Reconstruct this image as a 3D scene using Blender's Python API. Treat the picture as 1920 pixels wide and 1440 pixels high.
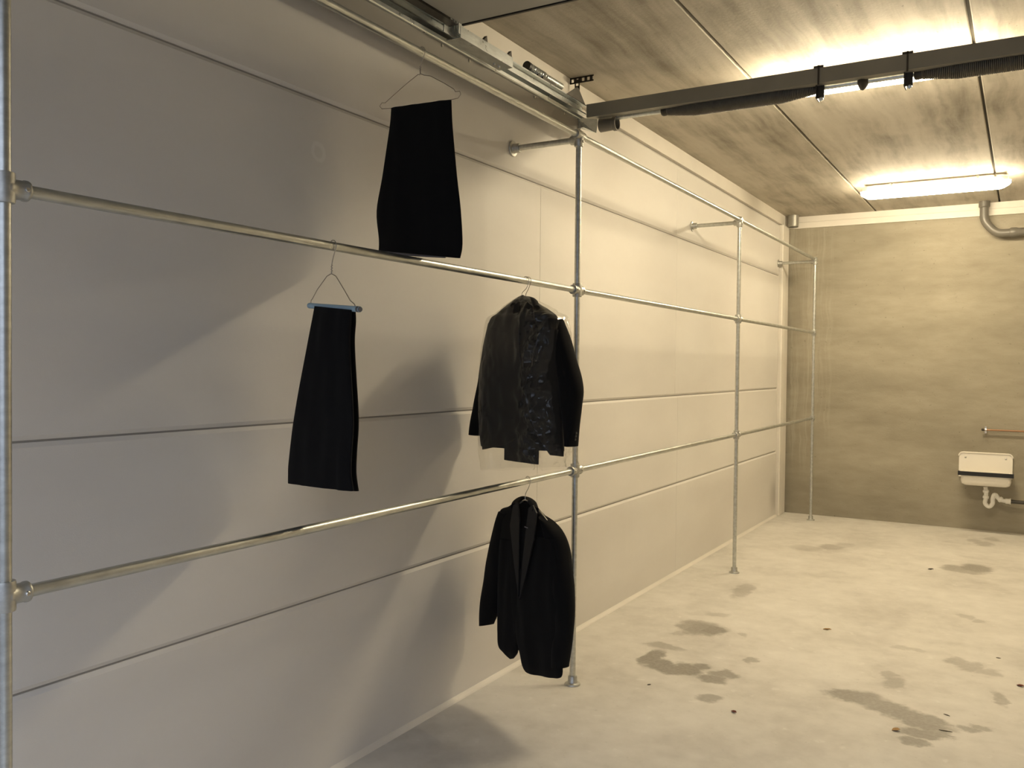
import bpy, math, random
import numpy as np
from mathutils import Vector, Matrix, noise as mnoise

random.seed(7)
scn = bpy.context.scene
C = scn.collection
for o in list(bpy.data.objects): bpy.data.objects.remove(o)

# ------------------------------------------------------------------ camera
CAM = np.array([2.151, -3.6347, 1.4834]); YAW, PITCH, ROLL, FPX = 0.5322, -0.0212, 0.0103, 1638.6
_f = np.array([-math.sin(YAW)*math.cos(PITCH), math.cos(YAW)*math.cos(PITCH), math.sin(PITCH)])
_r = np.cross(_f, [0, 0, 1.]); _r /= np.linalg.norm(_r); _u = np.cross(_r, _f)
_c, _s = math.cos(ROLL), math.sin(ROLL)
CR, CU, CF = _c*_r+_s*_u, -_s*_r+_c*_u, _f
cam = bpy.data.cameras.new('camera'); cam.sensor_width = 36; cam.lens = FPX/1920*36; cam.clip_start = .02
camo = bpy.data.objects.new('camera', cam); C.objects.link(camo)
M = Matrix(((CR[0], CU[0], -CF[0], CAM[0]), (CR[1], CU[1], -CF[1], CAM[1]), (CR[2], CU[2], -CF[2], CAM[2]), (0, 0, 0, 1)))
camo.matrix_world = M
scn.camera = camo

# ------------------------------------------------------------------ light and exposure
SKY_COL, SKY_STRENGTH = (0.82, 0.92, 1.14), 1.08
LAMP_COL, LAMP_STRENGTH = (1.0, 0.84, 0.57), 40.0
world = bpy.data.worlds.new('world'); scn.world = world; world.use_nodes = True
bg = world.node_tree.nodes['Background']; bg.inputs[0].default_value = (*SKY_COL, 1); # overcast sky: zenith three times the horizon
_N, _L = world.node_tree.nodes, world.node_tree.links
_tc = _N.new('ShaderNodeTexCoord'); _sx = _N.new('ShaderNodeSeparateXYZ'); _L.new(_tc.outputs['Generated'], _sx.inputs[0])
_mr = _N.new('ShaderNodeMapRange'); _L.new(_sx.outputs[2], _mr.inputs[0])
_mr.inputs[1].default_value = 0; _mr.inputs[2].default_value = 1; _mr.inputs[3].default_value = SKY_STRENGTH/3; _mr.inputs[4].default_value = SKY_STRENGTH
_L.new(_mr.outputs[0], bg.inputs[1])
vs = scn.view_settings
vs.view_transform = 'Standard'; vs.look = 'None'; vs.gamma = 1; vs.use_curve_mapping = False
vs.exposure = 1.55

# ------------------------------------------------------------------ room numbers (metres)
WX, YF, YB, ZC = 2.934, -4.0, 5.545, 3.024          # right wall, front wall, back wall, ceiling
RX, RR = 0.3545, 0.01375                             # rack plane, tube radius
UY = [-2.6248, 0.0, 2.6121, 5.2043]
ZL, ZM, ZT = 1.0, 1.834, 2.5446
J1, J2, J3 = 2.407, 1.280, 0.6485

def ray(x, y): return CF + CR*((x-960)/FPX) - CU*((y-720)/FPX)
def on(ax, v, x, y):
    "the point of the plane (axis ax = v) seen at a pixel"
    d = ray(x, y); t = (v-CAM[ax])/d[ax]; return CAM + t*d
def onp(P, n, x, y):
    d = ray(x, y); t = ((np.array(P)-CAM)@n)/(d@n); return CAM + t*d

# ------------------------------------------------------------------ materials
def nt(name):
    m = bpy.data.materials.new(name); m.use_nodes = True
    t = m.node_tree; return m, t.nodes, t.links, t.nodes['Principled BSDF']
def simple(name, col, rough=.5, metal=0., spec=.5, bump=0., bscale=200., var=0., vscale=8., sheen=0., stretch=(1, 1, 1)):
    m, N, L, b = nt(name)
    b.inputs['Roughness'].default_value = rough; b.inputs['Metallic'].default_value = metal
    b.inputs['Specular IOR Level'].default_value = spec
    if sheen: b.inputs['Sheen Weight'].default_value = sheen
    b.inputs['Base Color'].default_value = (*col, 1)
    geo = N.new('ShaderNodeNewGeometry')
    mp = N.new('ShaderNodeMapping'); mp.inputs['Scale'].default_value = stretch
    L.new(geo.outputs['Position'], mp.inputs['Vector'])
    if var:
        n = N.new('ShaderNodeTexNoise'); n.inputs['Scale'].default_value = vscale; n.inputs['Detail'].default_value = 6
        L.new(mp.outputs[0], n.inputs['Vector'])
        r = N.new('ShaderNodeValToRGB')
        r.color_ramp.elements[0].position = .3; r.color_ramp.elements[1].position = .7
        r.color_ramp.elements[0].color = (*[c*(1-var) for c in col], 1); r.color_ramp.elements[1].color = (*[min(1, c*(1+var)) for c in col], 1)
        L.new(n.outputs['Fac'], r.inputs[0]); L.new(r.outputs[0], b.inputs['Base Color'])
    if bump:
        n2 = N.new('ShaderNodeTexNoise'); n2.inputs['Scale'].default_value = bscale; n2.inputs['Detail'].default_value = 4
        L.new(mp.outputs[0], n2.inputs['Vector'])
        bp = N.new('ShaderNodeBump'); bp.inputs['Strength'].default_value = bump; bp.inputs['Distance'].default_value = .01
        L.new(n2.outputs['Fac'], bp.inputs['Height']); L.new(bp.outputs[0], b.inputs['Normal'])
    return m

class G:
    "little node-graph helper"
    def __init__(s, N, L): s.N, s.L = N, L
    def put(s, sock, v):
        if hasattr(v, 'is_output') or hasattr(v, 'links'): s.L.new(v, sock)
        else: sock.default_value = v
    def math(s, op, a, b=None, c=None, clamp=False):
        n = s.N.new('ShaderNodeMath'); n.operation = op; n.use_clamp = clamp
        s.put(n.inputs[0], a)
        if b is not None: s.put(n.inputs[1], b)
        if c is not None: s.put(n.inputs[2], c)
        return n.outputs[0]
    def vmath(s, op, a, b=None, scale=None):
        n = s.N.new('ShaderNodeVectorMath'); n.operation = op
        s.put(n.inputs[0], a)
        if b is not None: s.put(n.inputs[1], b)
        if scale is not None: s.put(n.inputs['Scale'], scale)
        return n.outputs['Value'] if op in ('LENGTH', 'DISTANCE', 'DOT_PRODUCT') else n.outputs[0]
    def noise(s, vec, scale, detail=5, rough=.55, color=False):
        n = s.N.new('ShaderNodeTexNoise'); n.inputs['Scale'].default_value = scale; n.inputs['Detail'].default_value = detail
        n.inputs['Roughness'].default_value = rough
        s.L.new(vec, n.inputs['Vector']); return n.outputs['Color' if color else 'Fac']
    def scale(s, vec, sc):
        n = s.N.new('ShaderNodeMapping'); n.inputs['Scale'].default_value = sc; s.L.new(vec, n.inputs['Vector']); return n.outputs[0]
    def ramp(s, f, stops):
        n = s.N.new('ShaderNodeValToRGB'); s.L.new(f, n.inputs[0]); e = n.color_ramp.elements
        while len(e) < len(stops): e.new(.5)
        for q, (p, c) in zip(e, stops):
            q.position = p; q.color = (*c, 1) if not isinstance(c, float) else (c, c, c, 1)
        return n.outputs[0]
    def mix(s, fac, a, b, mode='MIX'):
        n = s.N.new('ShaderNodeMix'); n.data_type = 'RGBA'; n.blend_type = mode
        s.put(n.inputs[0], fac)
        for sock, v in ((n.inputs[6], a), (n.inputs[7], b)):
            if isinstance(v, tuple): sock.default_value = (*v, 1)
            else: s.L.new(v, sock)
        return n.outputs[2]
    def smooth(s, x, a, b):
        n = s.N.new('ShaderNodeMapRange'); n.interpolation_type = 'SMOOTHSTEP'
        s.put(n.inputs[0], x); n.inputs[1].default_value = a; n.inputs[2].default_value = b
        return n.outputs[0]

def stain_mask(g, pos, blobs, distort=.10, nscale=7., soft=.30):
    "union of noise-bent ellipses (cx, cy, rx, ry, angle, strength) in the two given axes of the surface"
    nz = g.noise(pos, nscale, 4, .6, color=True)
    off = g.vmath('SCALE', g.vmath('SUBTRACT', nz, (.5, .5, .5)), scale=distort*2)
    w = g.vmath('ADD', pos, off)
    out = None
    for cx, cy, rx, ry, an, st in blobs:
        mp = g.N.new('ShaderNodeMapping'); mp.vector_type = 'TEXTURE'
        mp.inputs['Location'].default_value = (cx, cy, 0); mp.inputs['Rotation'].default_value = (0, 0, an)
        mp.inputs['Scale'].default_value = (rx, ry, 1e6)
        g.L.new(w, mp.inputs['Vector'])
        d = g.vmath('LENGTH', mp.outputs[0])
        k = g.math('MULTIPLY', g.math('SUBTRACT', 1., g.smooth(d, 1-soft, 1+soft)), st)
        out = k if out is None else g.math('MAXIMUM', out, k)
    return out

def mat_wall():
    m, N, L, b = nt('white_wall_panel'); g = G(N, L)
    pos = N.new('ShaderNodeNewGeometry').outputs['Position']
    n1 = g.noise(g.scale(pos, (1, .5, 1.4)), 1.3, 5)
    n2 = g.noise(pos, 40, 3)
    col = g.ramp(n1, [(.3, (.66, .63, .585)), (.7, (.74, .715, .67))])
    col = g.mix(g.math('MULTIPLY', n2, .08), col, (.50, .47, .43))
    # vertical lighter filler marks and a round patch left from a plugged hole
    n3 = g.noise(g.scale(pos, (1, 5, .8)), 1.6, 3)
    col = g.mix(g.math('MULTIPLY', g.smooth(n3, .60, .74), .08), col, (.80, .775, .73))
    d = g.vmath('DISTANCE', pos, (0, -1.333, 2.223))
    d = g.math('ADD', d, g.math('MULTIPLY', g.math('SUBTRACT', g.noise(pos, 30, 2), .5), .02))
    ring = g.math('SUBTRACT', 1., g.smooth(g.math('ABSOLUTE', g.math('SUBTRACT', d, .028)), .004, .012))
    col = g.mix(g.math('MULTIPLY', ring, .4), col, (.82, .80, .76))
    # dark patch low by the corner strip
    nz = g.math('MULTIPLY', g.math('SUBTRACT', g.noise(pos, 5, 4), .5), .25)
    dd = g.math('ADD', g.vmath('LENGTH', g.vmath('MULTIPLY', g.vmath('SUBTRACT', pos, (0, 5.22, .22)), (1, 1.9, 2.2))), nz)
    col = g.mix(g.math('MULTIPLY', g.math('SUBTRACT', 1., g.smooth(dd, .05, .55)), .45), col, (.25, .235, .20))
    L.new(col, b.inputs['Base Color']); b.inputs['Roughness'].default_value = .62; b.inputs['Specular IOR Level'].default_value = .35
    bp = N.new('ShaderNodeBump'); bp.inputs['Strength'].default_value = .08; bp.inputs['Distance'].default_value = .004
    L.new(g.noise(pos, 260, 3), bp.inputs['Height']); L.new(bp.outputs[0], b.inputs['Normal'])
    return m

def mat_ceiling():
    m, N, L, b = nt('ceiling_concrete'); g = G(N, L)
    pos = N.new('ShaderNodeNewGeometry').outputs['Position']
    wob = g.vmath('ADD', pos, g.vmath('SCALE', g.noise(pos, 1.5, 3, .5, True), scale=.12))
    s1 = g.noise(g.scale(wob, (3.2, .28, 1)), 2.2, 6, .6)
    s2 = g.noise(g.scale(pos, (1, .8, 1)), 1.5, 6, .65)
    s3 = g.noise(g.scale(wob, (9, .7, 1)), 3, 4, .6)
    f = g.math('ADD', g.math('MULTIPLY', s1, .5), g.math('MULTIPLY', s2, .35))
    f = g.math('ADD', f, g.math('MULTIPLY', s3, .15))
    col = g.ramp(f, [(.36, (.24, .215, .17)), (.46, (.40, .365, .30)), (.54, (.52, .48, .405)), (.66, (.60, .56, .48))])
    # slab nearest the wall is a darker casting
    sep = N.new('ShaderNodeSeparateXYZ'); L.new(pos, sep.inputs[0])
    dk = g.math('SUBTRACT', 1., g.smooth(sep.outputs[0], .84, .85))
    col = g.mix(g.math('MULTIPLY', dk, .04), col, (.20, .175, .13))
    pits = g.smooth(g.noise(g.scale(pos, (1, .5, 1)), 46, 3), .68, .76)
    col = g.mix(g.math('MULTIPLY', pits, .5), col, (.17, .155, .12))
    L.new(col, b.inputs['Base Color']); b.inputs['Roughness'].default_value = .8; b.inputs['Specular IOR Level'].default_value = .3
    bp = N.new('ShaderNodeBump'); bp.inputs['Strength'].default_value = .15; bp.inputs['Distance'].default_value = .006
    L.new(g.noise(pos, 70, 5), bp.inputs['Height']); L.new(bp.outputs[0], b.inputs['Normal'])
    return m

def mat_backwall():
    m, N, L, b = nt('back_concrete'); g = G(N, L)
    pos = N.new('ShaderNodeNewGeometry').outputs['Position']
    s1 = g.noise(g.scale(pos, (.5, 1, 1.6)), 1.6, 7, .62)
    s2 = g.noise(g.scale(pos, (1, 1, 3.2)), 5, 4)
    f = g.math('ADD', g.math('MULTIPLY', s1, .72), g.math('MULTIPLY', s2, .28))
    col = g.ramp(f, [(.32, (.245, .218, .167)), (.5, (.31, .28, .217)), (.68, (.375, .342, .27))])
    # pale lime runs near the corner
    dr = g.noise(g.scale(g.vmath('ADD', pos, g.vmath('SCALE', g.noise(pos, 2.5, 3, .5, True), scale=.10)), (15, 1, .5)), 1.7, 6, .75)
    sep = N.new('ShaderNodeSeparateXYZ'); L.new(pos, sep.inputs[0])
    zone = g.math('MULTIPLY', g.math('SUBTRACT', 1., g.smooth(sep.outputs[0], .25, .60)), g.smooth(sep.outputs[2], .3, .8))
    col = g.mix(g.math('MULTIPLY', g.math('MULTIPLY', g.smooth(dr, .48, .66), zone), .38), col, (.52, .48, .385))
    pit = g.smooth(g.noise(pos, 38, 3), .67, .76)
    col = g.mix(g.math('MULTIPLY', pit, .5), col, (.15, .135, .10))
    L.new(col, b.inputs['Base Color']); b.inputs['Roughness'].default_value = .85; b.inputs['Specular IOR Level'].default_value = .25
    bp = N.new('ShaderNodeBump'); bp.inputs['Strength'].default_value = .25; bp.inputs['Distance'].default_value = .006
    L.new(g.noise(pos, 60, 6), bp.inputs['Height']); L.new(bp.outputs[0], b.inputs['Normal'])
    return m

def mat_floor():
    m, N, L, b = nt('floor_concrete'); g = G(N, L)
    pos = N.new('ShaderNodeNewGeometry').outputs['Position']
    s1 = g.noise(pos, 1.7, 7, .62)
    s2 = g.noise(pos, 9, 5, .6)
    f = g.math('ADD', g.math('MULTIPLY', s1, .7), g.math('MULTIPLY', s2, .3))
    col = g.ramp(f, [(.34, (.50, .475, .43)), (.5, (.62, .595, .545)), (.64, (.70, .675, .625))])
    spk = g.smooth(g.noise(pos, 34, 4, .6), .62, .74)
    col = g.mix(g.math('MULTIPLY', spk, .28), col, (.36, .34, .30))
    pale = g.smooth(g.noise(pos, 14, 4, .5), .64, .72)
    col = g.mix(g.math('MULTIPLY', pale, .35), col, (.78, .76, .71))
    S = []
    def st(x, y, rx, ry, an=0., k=1.):              # a stain seen at a pixel of the photo, on the floor
        q = on(2, 0, x, y); S.append((q[0], q[1], rx, ry, an, k))
    st(1315, 1179, .10, .13, -.2, .9); st(1300, 1172, .09, .10, 0, .8); st(1340, 1182, .07, .09)
    st(1245, 1212, .11, .045, 0, .6); st(1222, 1232, .045, .13, 0, 1.); st(1234, 1245, .06, .09, 0, 1.); st(1256, 1254, .09, .075, 0, 1.); st(1288, 1255, .08, .08, 0, 1.); st(1312, 1250, .05, .07, .2, .95)
    st(1330, 1272, .075, .055, 0, .9); st(1358, 1264, .06, .06, .4, .85); st(1330, 1309, .05, .05, .2, .75); st(1410, 1237, .035, .05, 0, .7)
    st(1345, 1152, .08, .05, 0, .35); st(1393, 1190, .03, .03, 0, .4); st(1272, 1187, .04, .05, 0, .45)
    st(1585, 1304, .10, .07, -.4, .95); st(1620, 1310, .09, .09, -.5, .9); st(1665, 1328, .11, .075, -.6, .9); st(1700, 1340, .10, .08, -.5, .95); st(1738, 1350, .08, .065, -.3, .9)
    st(1735, 1360, .10, .05, 0, .95); st(1722, 1374, .075, .05, 0, .95); st(1745, 1374, .06, .035, 0, .9); st(1760, 1375, .06, .035, 0, .85); st(1715, 1390, .055, .04, 0, .9)
    st(1810, 1366, .05, .035, 0, .75); st(1838, 1365, .045, .03, 0, .7); st(1678, 1280, .05, .09, 0, .6); st(1665, 1264, .035, .05, 0, .5)
    st(1795, 1241, .05, .06, 0, .6); st(1820, 1250, .05, .09, -.4, .6); st(1850, 1260, .07, .06, 0, .5); st(1875, 1312, .035, .09, .2, .65)
    st(1790, 1066, .10, .12, 0, .75); st(1830, 1066, .11, .16, 0, .9); st(1815, 1072, .10, .08, 0, .7)
    st(1390, 1108, .06, .20, .1, .55); st(1398, 1101, .05, .1, 0, .5); st(1560, 1026, .10, .12, 0, .5); st(1510, 1027, .12, .12, 0, .35); st(1585, 1022, .08, .1, 0, .3)
    st(1845, 1020, .07, .12, 0, .5); st(1860, 1011, .05, .1, 0, .4); st(1825, 1013, .05, .08, 0, .4); st(1812, 1156, .05, .05, 0, .4); st(1836, 1164, .04, .04, 0, .4); st(1705, 1217, .07, .04, 0, .35)
    mask = stain_mask(g, pos, S, .065, 11., .32)
    grain = g.math('ADD', .72, g.math('MULTIPLY', g.noise(pos, 60, 3), .5))
    mk = g.math('MULTIPLY', g.math('MULTIPLY', mask, grain), .80, clamp=True)
    col = g.mix(mk, col, (.20, .18, .145))
    L.new(col, b.inputs['Base Color'])
    r = g.math('SUBTRACT', .62, g.math('MULTIPLY', mask, .10)); L.new(r, b.inputs['Roughness'])
    b.inputs['Specular IOR Level'].default_value = .4
    bp = N.new('ShaderNodeBump'); bp.inputs['Strength'].default_value = .10; bp.inputs['Distance'].default_value = .004
    L.new(g.noise(pos, 45, 6), bp.inputs['Height']); L.new(bp.outputs[0], b.inputs['Normal'])
    return m

def mat_galv(name, col=(.55, .56, .53), rough=.32, var=.16):
    m, N, L, b = nt(name); g = G(N, L)
    pos = N.new('ShaderNodeNewGeometry').outputs['Position']
    v = g.noise(g.scale(pos, (1, .25, 1)), 55, 4, .6)
    L.new(g.ramp(v, [(.3, tuple(c*(1-var) for c in col)), (.7, tuple(min(1, c*(1+var)) for c in col))]), b.inputs['Base Color'])
    L.new(g.math('ADD', rough-.06, g.math('MULTIPLY', g.noise(pos, 25, 3), .16)), b.inputs['Roughness'])
    b.inputs['Metallic'].default_value = .9
    return m

def mat_film():
    m = bpy.data.materials.new('clear_film'); m.use_nodes = True
    N, L = m.node_tree.nodes, m.node_tree.links; g = G(N, L)
    N.remove(N['Principled BSDF']); out = N['Material Output']
    tr = N.new('ShaderNodeBsdfTransparent'); gl = N.new('ShaderNodeBsdfGlossy'); df = N.new('ShaderNodeBsdfTranslucent'); d2 = N.new('ShaderNodeBsdfDiffuse')
    gl.inputs['Roughness'].default_value = .09; tr.inputs['Color'].default_value = (.97, .97, .96, 1)
    df.inputs['Color'].default_value = (.8, .8, .8, 1); d2.inputs['Color'].default_value = (.8, .8, .8, 1)
    fr = N.new('ShaderNodeFresnel'); fr.inputs['IOR'].default_value = 1.42
    pos = N.new('ShaderNodeNewGeometry').outputs['Position']
    m1 = N.new('ShaderNodeMixShader'); m1.inputs[0].default_value = .010; L.new(tr.outputs[0], m1.inputs[1]); L.new(d2.outputs[0], m1.inputs[2])
    m2 = N.new('ShaderNodeMixShader'); L.new(g.math('MINIMUM', g.math('MULTIPLY', fr.outputs[0], 1.0), .16), m2.inputs[0]); L.new(m1.outputs[0], m2.inputs[1]); L.new(gl.outputs[0], m2.inputs[2])
    L.new(m2.outputs[0], out.inputs['Surface'])
    return m

def mat_emit(name, col, strength):
    m = bpy.data.materials.new(name); m.use_nodes = True
    N, L = m.node_tree.nodes, m.node_tree.links
    b = N['Principled BSDF']; b.inputs['Base Color'].default_value = (.9, .88, .82, 1)
    b.inputs['Emission Color'].default_value = (*col, 1); b.inputs['Emission Strength'].default_value = strength
    return m

MT = dict(
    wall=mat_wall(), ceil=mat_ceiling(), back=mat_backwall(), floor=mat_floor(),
    galv=mat_galv('galvanised_tube'), fitting=mat_galv('cast_fitting', (.50, .50, .47), .42, .2),
    zinc=mat_galv('zinc_sheet', (.60, .63, .63), .28, .14), rail_grey=mat_galv('grey_profile', (.40, .39, .35), .45, .08),
    joint=simple('joint_grey', (.34, .32, .29), .9), shadowgap=simple('slab_joint', (.10, .09, .07), .95), trim=simple('white_trim', (.74, .70, .63), .5, var=.04, vscale=4, bump=.03),
    render=simple('plain_wall', (.50, .47, .42), .7, var=.06, vscale=2, bump=.06),
    black=simple('black_wool', (.0065, .0062, .0065), .95, spec=.12, bump=.25, bscale=900, sheen=.02),
    black_hazed=simple('bagged_cloth', (.014, .012, .010), .9, spec=.2, bump=.3, bscale=700, sheen=.04),  # black cloth made lighter and browner: the film's haze put into the colour
    satin=simple('black_satin', (.009, .009, .010), .55, spec=.3), lining=simple('grey_lining', (.20, .185, .20), .6),
    wire=simple('hanger_wire', (.42, .38, .33), .4, metal=.8), hook=simple('steel_hook', (.6, .58, .54), .3, metal=1.),
    plastic=simple('black_plastic', (.012, .012, .012), .4), blue=simple('pale_blue_tube', (.36, .50, .58), .6),
    tip=simple('grey_tip', (.13, .13, .13), .6), film=mat_film(),
    door=simple('door_leaf_grey', (.36, .35, .31), .5, var=.05, vscale=3), dark=simple('dark_steel', (.055, .05, .043), .45, metal=.5, var=.2, vscale=30),
    coil=simple('spring_coil', (.15, .14, .12), .42, metal=.55, var=.15, vscale=40), pvc=simple('grey_pipe', (.14, .13, .11), .38, var=.06, vscale=9),
    enamel=simple('white_enamel', (.84, .80, .72), .25), rubber=simple('black_rubber', (.01, .01, .011), .5), ptrap=simple('white_plastic', (.80, .78, .73), .4),
    copper=simple('copper', (.34, .19, .11), .45, metal=.7), waste=simple('dark_waste_pipe', (.06, .055, .045), .5),
    housing=simple('lamp_housing', (.70, .69, .65), .5), glow=mat_emit('lit_diffuser', LAMP_COL, LAMP_STRENGTH),
    tan=simple('dry_leaf_tan', (.42, .25, .09), .7), red=simple('dry_leaf_red', (.20, .06, .035), .7), twig=simple('dark_twig', (.06, .045, .03), .8),
    strip=simple('strip_paint', (.26, .24, .205), .6), bar=simple('bar_paint', (.25, .24, .21), .5, metal=.3, var=.08, vscale=6),
    ground=simple('outdoor_paving', (.13, .125, .115), .8, var=.1, vscale=3), hole=simple('drum_inside', (.03, .028, .025), .6, metal=.4),
)

# ------------------------------------------------------------------ mesh helpers
class MB:
    def __init__(s): s.v, s.f = [], []
    def add(s, vs, fs):
        k = len(s.v); s.v += [tuple(map(float, p)) for p in vs]; s.f += [tuple(i+k for i in f) for f in fs]; return s
    def box(s, a, b):
        (x0, y0, z0), (x1, y1, z1) = a, b
        return s.add([(x0, y0, z0), (x1, y0, z0), (x1, y1, z0), (x0, y1, z0), (x0, y0, z1), (x1, y0, z1), (x1, y1, z1), (x0, y1, z1)],
                     [(0, 3, 2, 1), (4, 5, 6, 7), (0, 1, 5, 4), (1, 2, 6, 5), (2, 3, 7, 6), (3, 0, 4, 7)])
    def prism(s, poly, ext):
        "polygon of 3-D points pushed along ext"
        n = len(poly); e = np.array(ext); P = [np.array(p, float) for p in poly]
        return s.add(P+[p+e for p in P], [tuple(range(n))[::-1], tuple(range(n, 2*n))]+[(i, (i+1) % n, n+(i+1) % n, n+i) for i in range(n)])
    def lathe(s, p0, d, prof, n=20, cap=True):
        "profile [(distance along d, radius)] around the axis p0 + t d"
        d = np.array(d, float); d /= np.linalg.norm(d)
        a = np.cross(d, [0, 0, 1.]) if abs(d[2]) < .9 else np.cross(d, [1., 0, 0]); a /= np.linalg.norm(a); b = np.cross(d, a)
        V, F = [], []; p0 = np.array(p0, float)
        for t, r in prof:
            for k in range(n):
                q = 2*math.pi*k/n; V.append(p0+d*t+(a*math.cos(q)+b*math.sin(q))*r)
        for j in range(len(prof)-1):
            for k in range(n):
                F.append((j*n+k, j*n+(k+1) % n, (j+1)*n+(k+1) % n, (j+1)*n+k))
        if cap: F += [tuple(range(n))[::-1], tuple(range((len(prof)-1)*n, len(prof)*n))]
        return s.add(V, F)
    def cyl(s, p0, p1, r, n=20):
        p0, p1 = np.array(p0, float), np.array(p1, float); l = np.linalg.norm(p1-p0)
        return s.lathe(p0, p1-p0, [(0, r), (l, r)], n)
    def tube(s, path, r, n=8, closed=False):
        P = [np.array(p, float) for p in path]; m = len(P); rr = r if isinstance(r, (list, tuple)) else [r]*m
        V, F = [], []; up = None
        for i in range(m):
            t = (P[(i+1) % m]-P[i-1]) if closed else (P[min(i+1, m-1)]-P[max(i-1, 0)])
            t = t/(np.linalg.norm(t)+1e-12)
            if up is None: up = np.cross(t, [0.31, .2, .93]); up /= np.linalg.norm(up)
            up = up-t*(up@t); up /= np.linalg.norm(up); b = np.cross(t, up)
            for k in range(n):
                q = 2*math.pi*k/n; V.append(P[i]+(up*math.cos(q)+b*math.sin(q))*rr[i])
        for i in range(m if closed else m-1):
            j = (i+1) % m
            for k in range(n): F.append((i*n+k, i*n+(k+1) % n, j*n+(k+1) % n, j*n+k))
        if not closed: F += [tuple(range(n))[::-1], tuple(range((m-1)*n, m*n))]
        return s.add(V, F)
    def build(s, name, mat, parent=None, smooth=False):
        V = np.array(s.v); c = (V.min(0)+V.max(0))/2
        me = bpy.data.meshes.new(name); me.from_pydata([tuple(p) for p in V-c], [], s.f); me.update()
        me.materials.append(MT[mat] if isinstance(mat, str) else mat)
        if smooth:
            me.polygons.foreach_set('use_smooth', [True]*len(me.polygons))
            import bmesh
            bm = bmesh.new(); bm.from_mesh(me); bmesh.ops.recalc_face_normals(bm, faces=bm.faces)
            for e in bm.edges:
                if len(e.link_faces) == 2 and e.calc_face_angle(0) > .7: e.smooth = False
            bm.to_mesh(me); bm.free()
        else:
            import bmesh
            bm = bmesh.new(); bm.from_mesh(me); bmesh.ops.recalc_face_normals(bm, faces=bm.faces); bm.to_mesh(me); bm.free()
        o = bpy.data.objects.new(name, me); C.objects.link(o)
        w = Vector(c)
        if parent is not None:
            o.parent = parent; w = w-wloc(parent)
        o.location = w
        return o
def wloc(o):
    l = Vector(o.location)
    while o.parent is not None: o = o.parent; l += o.location
    return l
def thing(name, loc, label, cat, group=None):
    o = bpy.data.objects.new(name, None); C.objects.link(o); o.location = Vector([float(q) for q in loc]); o.empty_display_size = .1
    o['label'] = label; o['category'] = cat
    if group: o['group'] = group
    return o
def tag(o, label, cat, group=None):
    o['label'] = label; o['category'] = cat
    if group: o['group'] = group
    return o
def struct(o): o['kind'] = 'structure'; return o
def copy_at(o, loc, parent):
    "same part again, centred on a world point"
    c = o.copy(); C.objects.link(c); c.parent = parent; c.location = Vector([float(q) for q in loc])-wloc(parent)
    return c
def arc(cx, cz, r, a0, a1, n): return [(cx+r*math.cos(a0+(a1-a0)*k/n), cz+r*math.sin(a0+(a1-a0)*k/n)) for k in range(n+1)]

# ================================================================== THE ROOM
struct(MB().box((-.25, YF-.2, -.2), (WX+.25, YB+.2, 0)).build('floor', 'floor'))
ground = struct(MB().box((-14, -34, -.25), (17, YF-.2, -.03)).build('floor_outside', 'ground'))

# left wall: backing plus white panels with bevelled bed joints
wl = struct(MB().box((-.25, YF, 0), (-.012, YB+.2, ZC)).build('wall_left', 'joint'))
def panel(y0, y1, z0, z1, parent, side=.0012):
    b, d, e = .012, .0085, .0030                       # bevel height, bevel depth, half joint
    z0 += e; z1 -= e; y0 += .0005; y1 -= .0005
    prof = [(-.012, z0), (-d, z0), (0, z0+b), (0, z1-b), (-d, z1), (-.012, z1)]
    V = []
    for yy, ins in ((y0, 1), (y0+side, 0), (y1-side, 0), (y1, 1)):
        for x, z in prof: V.append((min(x, -.003) if ins else x, yy, z))
    n = len(prof); F = [tuple(range(n)), tuple(range(3*n, 4*n))[::-1]]
    for j in range(3):
        for k in range(n): F.append((j*n+k, j*n+(k+1) % n, (j+1)*n+(k+1) % n, (j+1)*n+k))
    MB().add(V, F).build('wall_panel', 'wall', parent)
Y0, Y1 = YF, 5.25
rows = [(0.0, J3, (2.36,)), (J3, J2, (.281, 2.36)), (J2, J1, (.287, 2.30)), (J1, 2.915, (2.284,))]
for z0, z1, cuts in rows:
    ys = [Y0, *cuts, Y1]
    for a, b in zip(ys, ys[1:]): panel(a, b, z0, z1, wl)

struct(MB().box((-.25, YB, 0), (WX+.25, YB+.2, ZC)).build('wall_back', 'back'))
struct(MB().box((WX, YF, 0), (WX+.2, YB, ZC)).build('wall_right', 'render'))
struct(MB().box((-.25, YF-.2, 0), (.16, YF, ZC)).box((WX-.16, YF-.2, 0), (WX+.25, YF, ZC)).box((.16, YF-.2, 2.62), (WX-.16, YF, ZC)).build('wall_front', 'render'))

# ceiling: precast slabs with open joints
ce = struct(MB().box((-.25, YF-.2, ZC+.02), (WX+.25, YB+.2, ZC+.2)).build('ceiling', 'shadowgap'))
xs = [-.245, .850, 1.905, 2.96]
for i in range(3):
    a, b = xs[i]+.0075, (xs[i+1] if i < 2 else WX+.24)-.0075
    c = .004
    prof = [(a, ZC+.02), (a, ZC+c), (a+c, ZC), (b-c, ZC), (b, ZC+c), (b, ZC+.02)]
    MB().prism([(x, YF-.19, z) for x, z in prof], (0, YB-YF+.38, 0)).build('ceiling_slab', 'ceil', ce)

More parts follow.
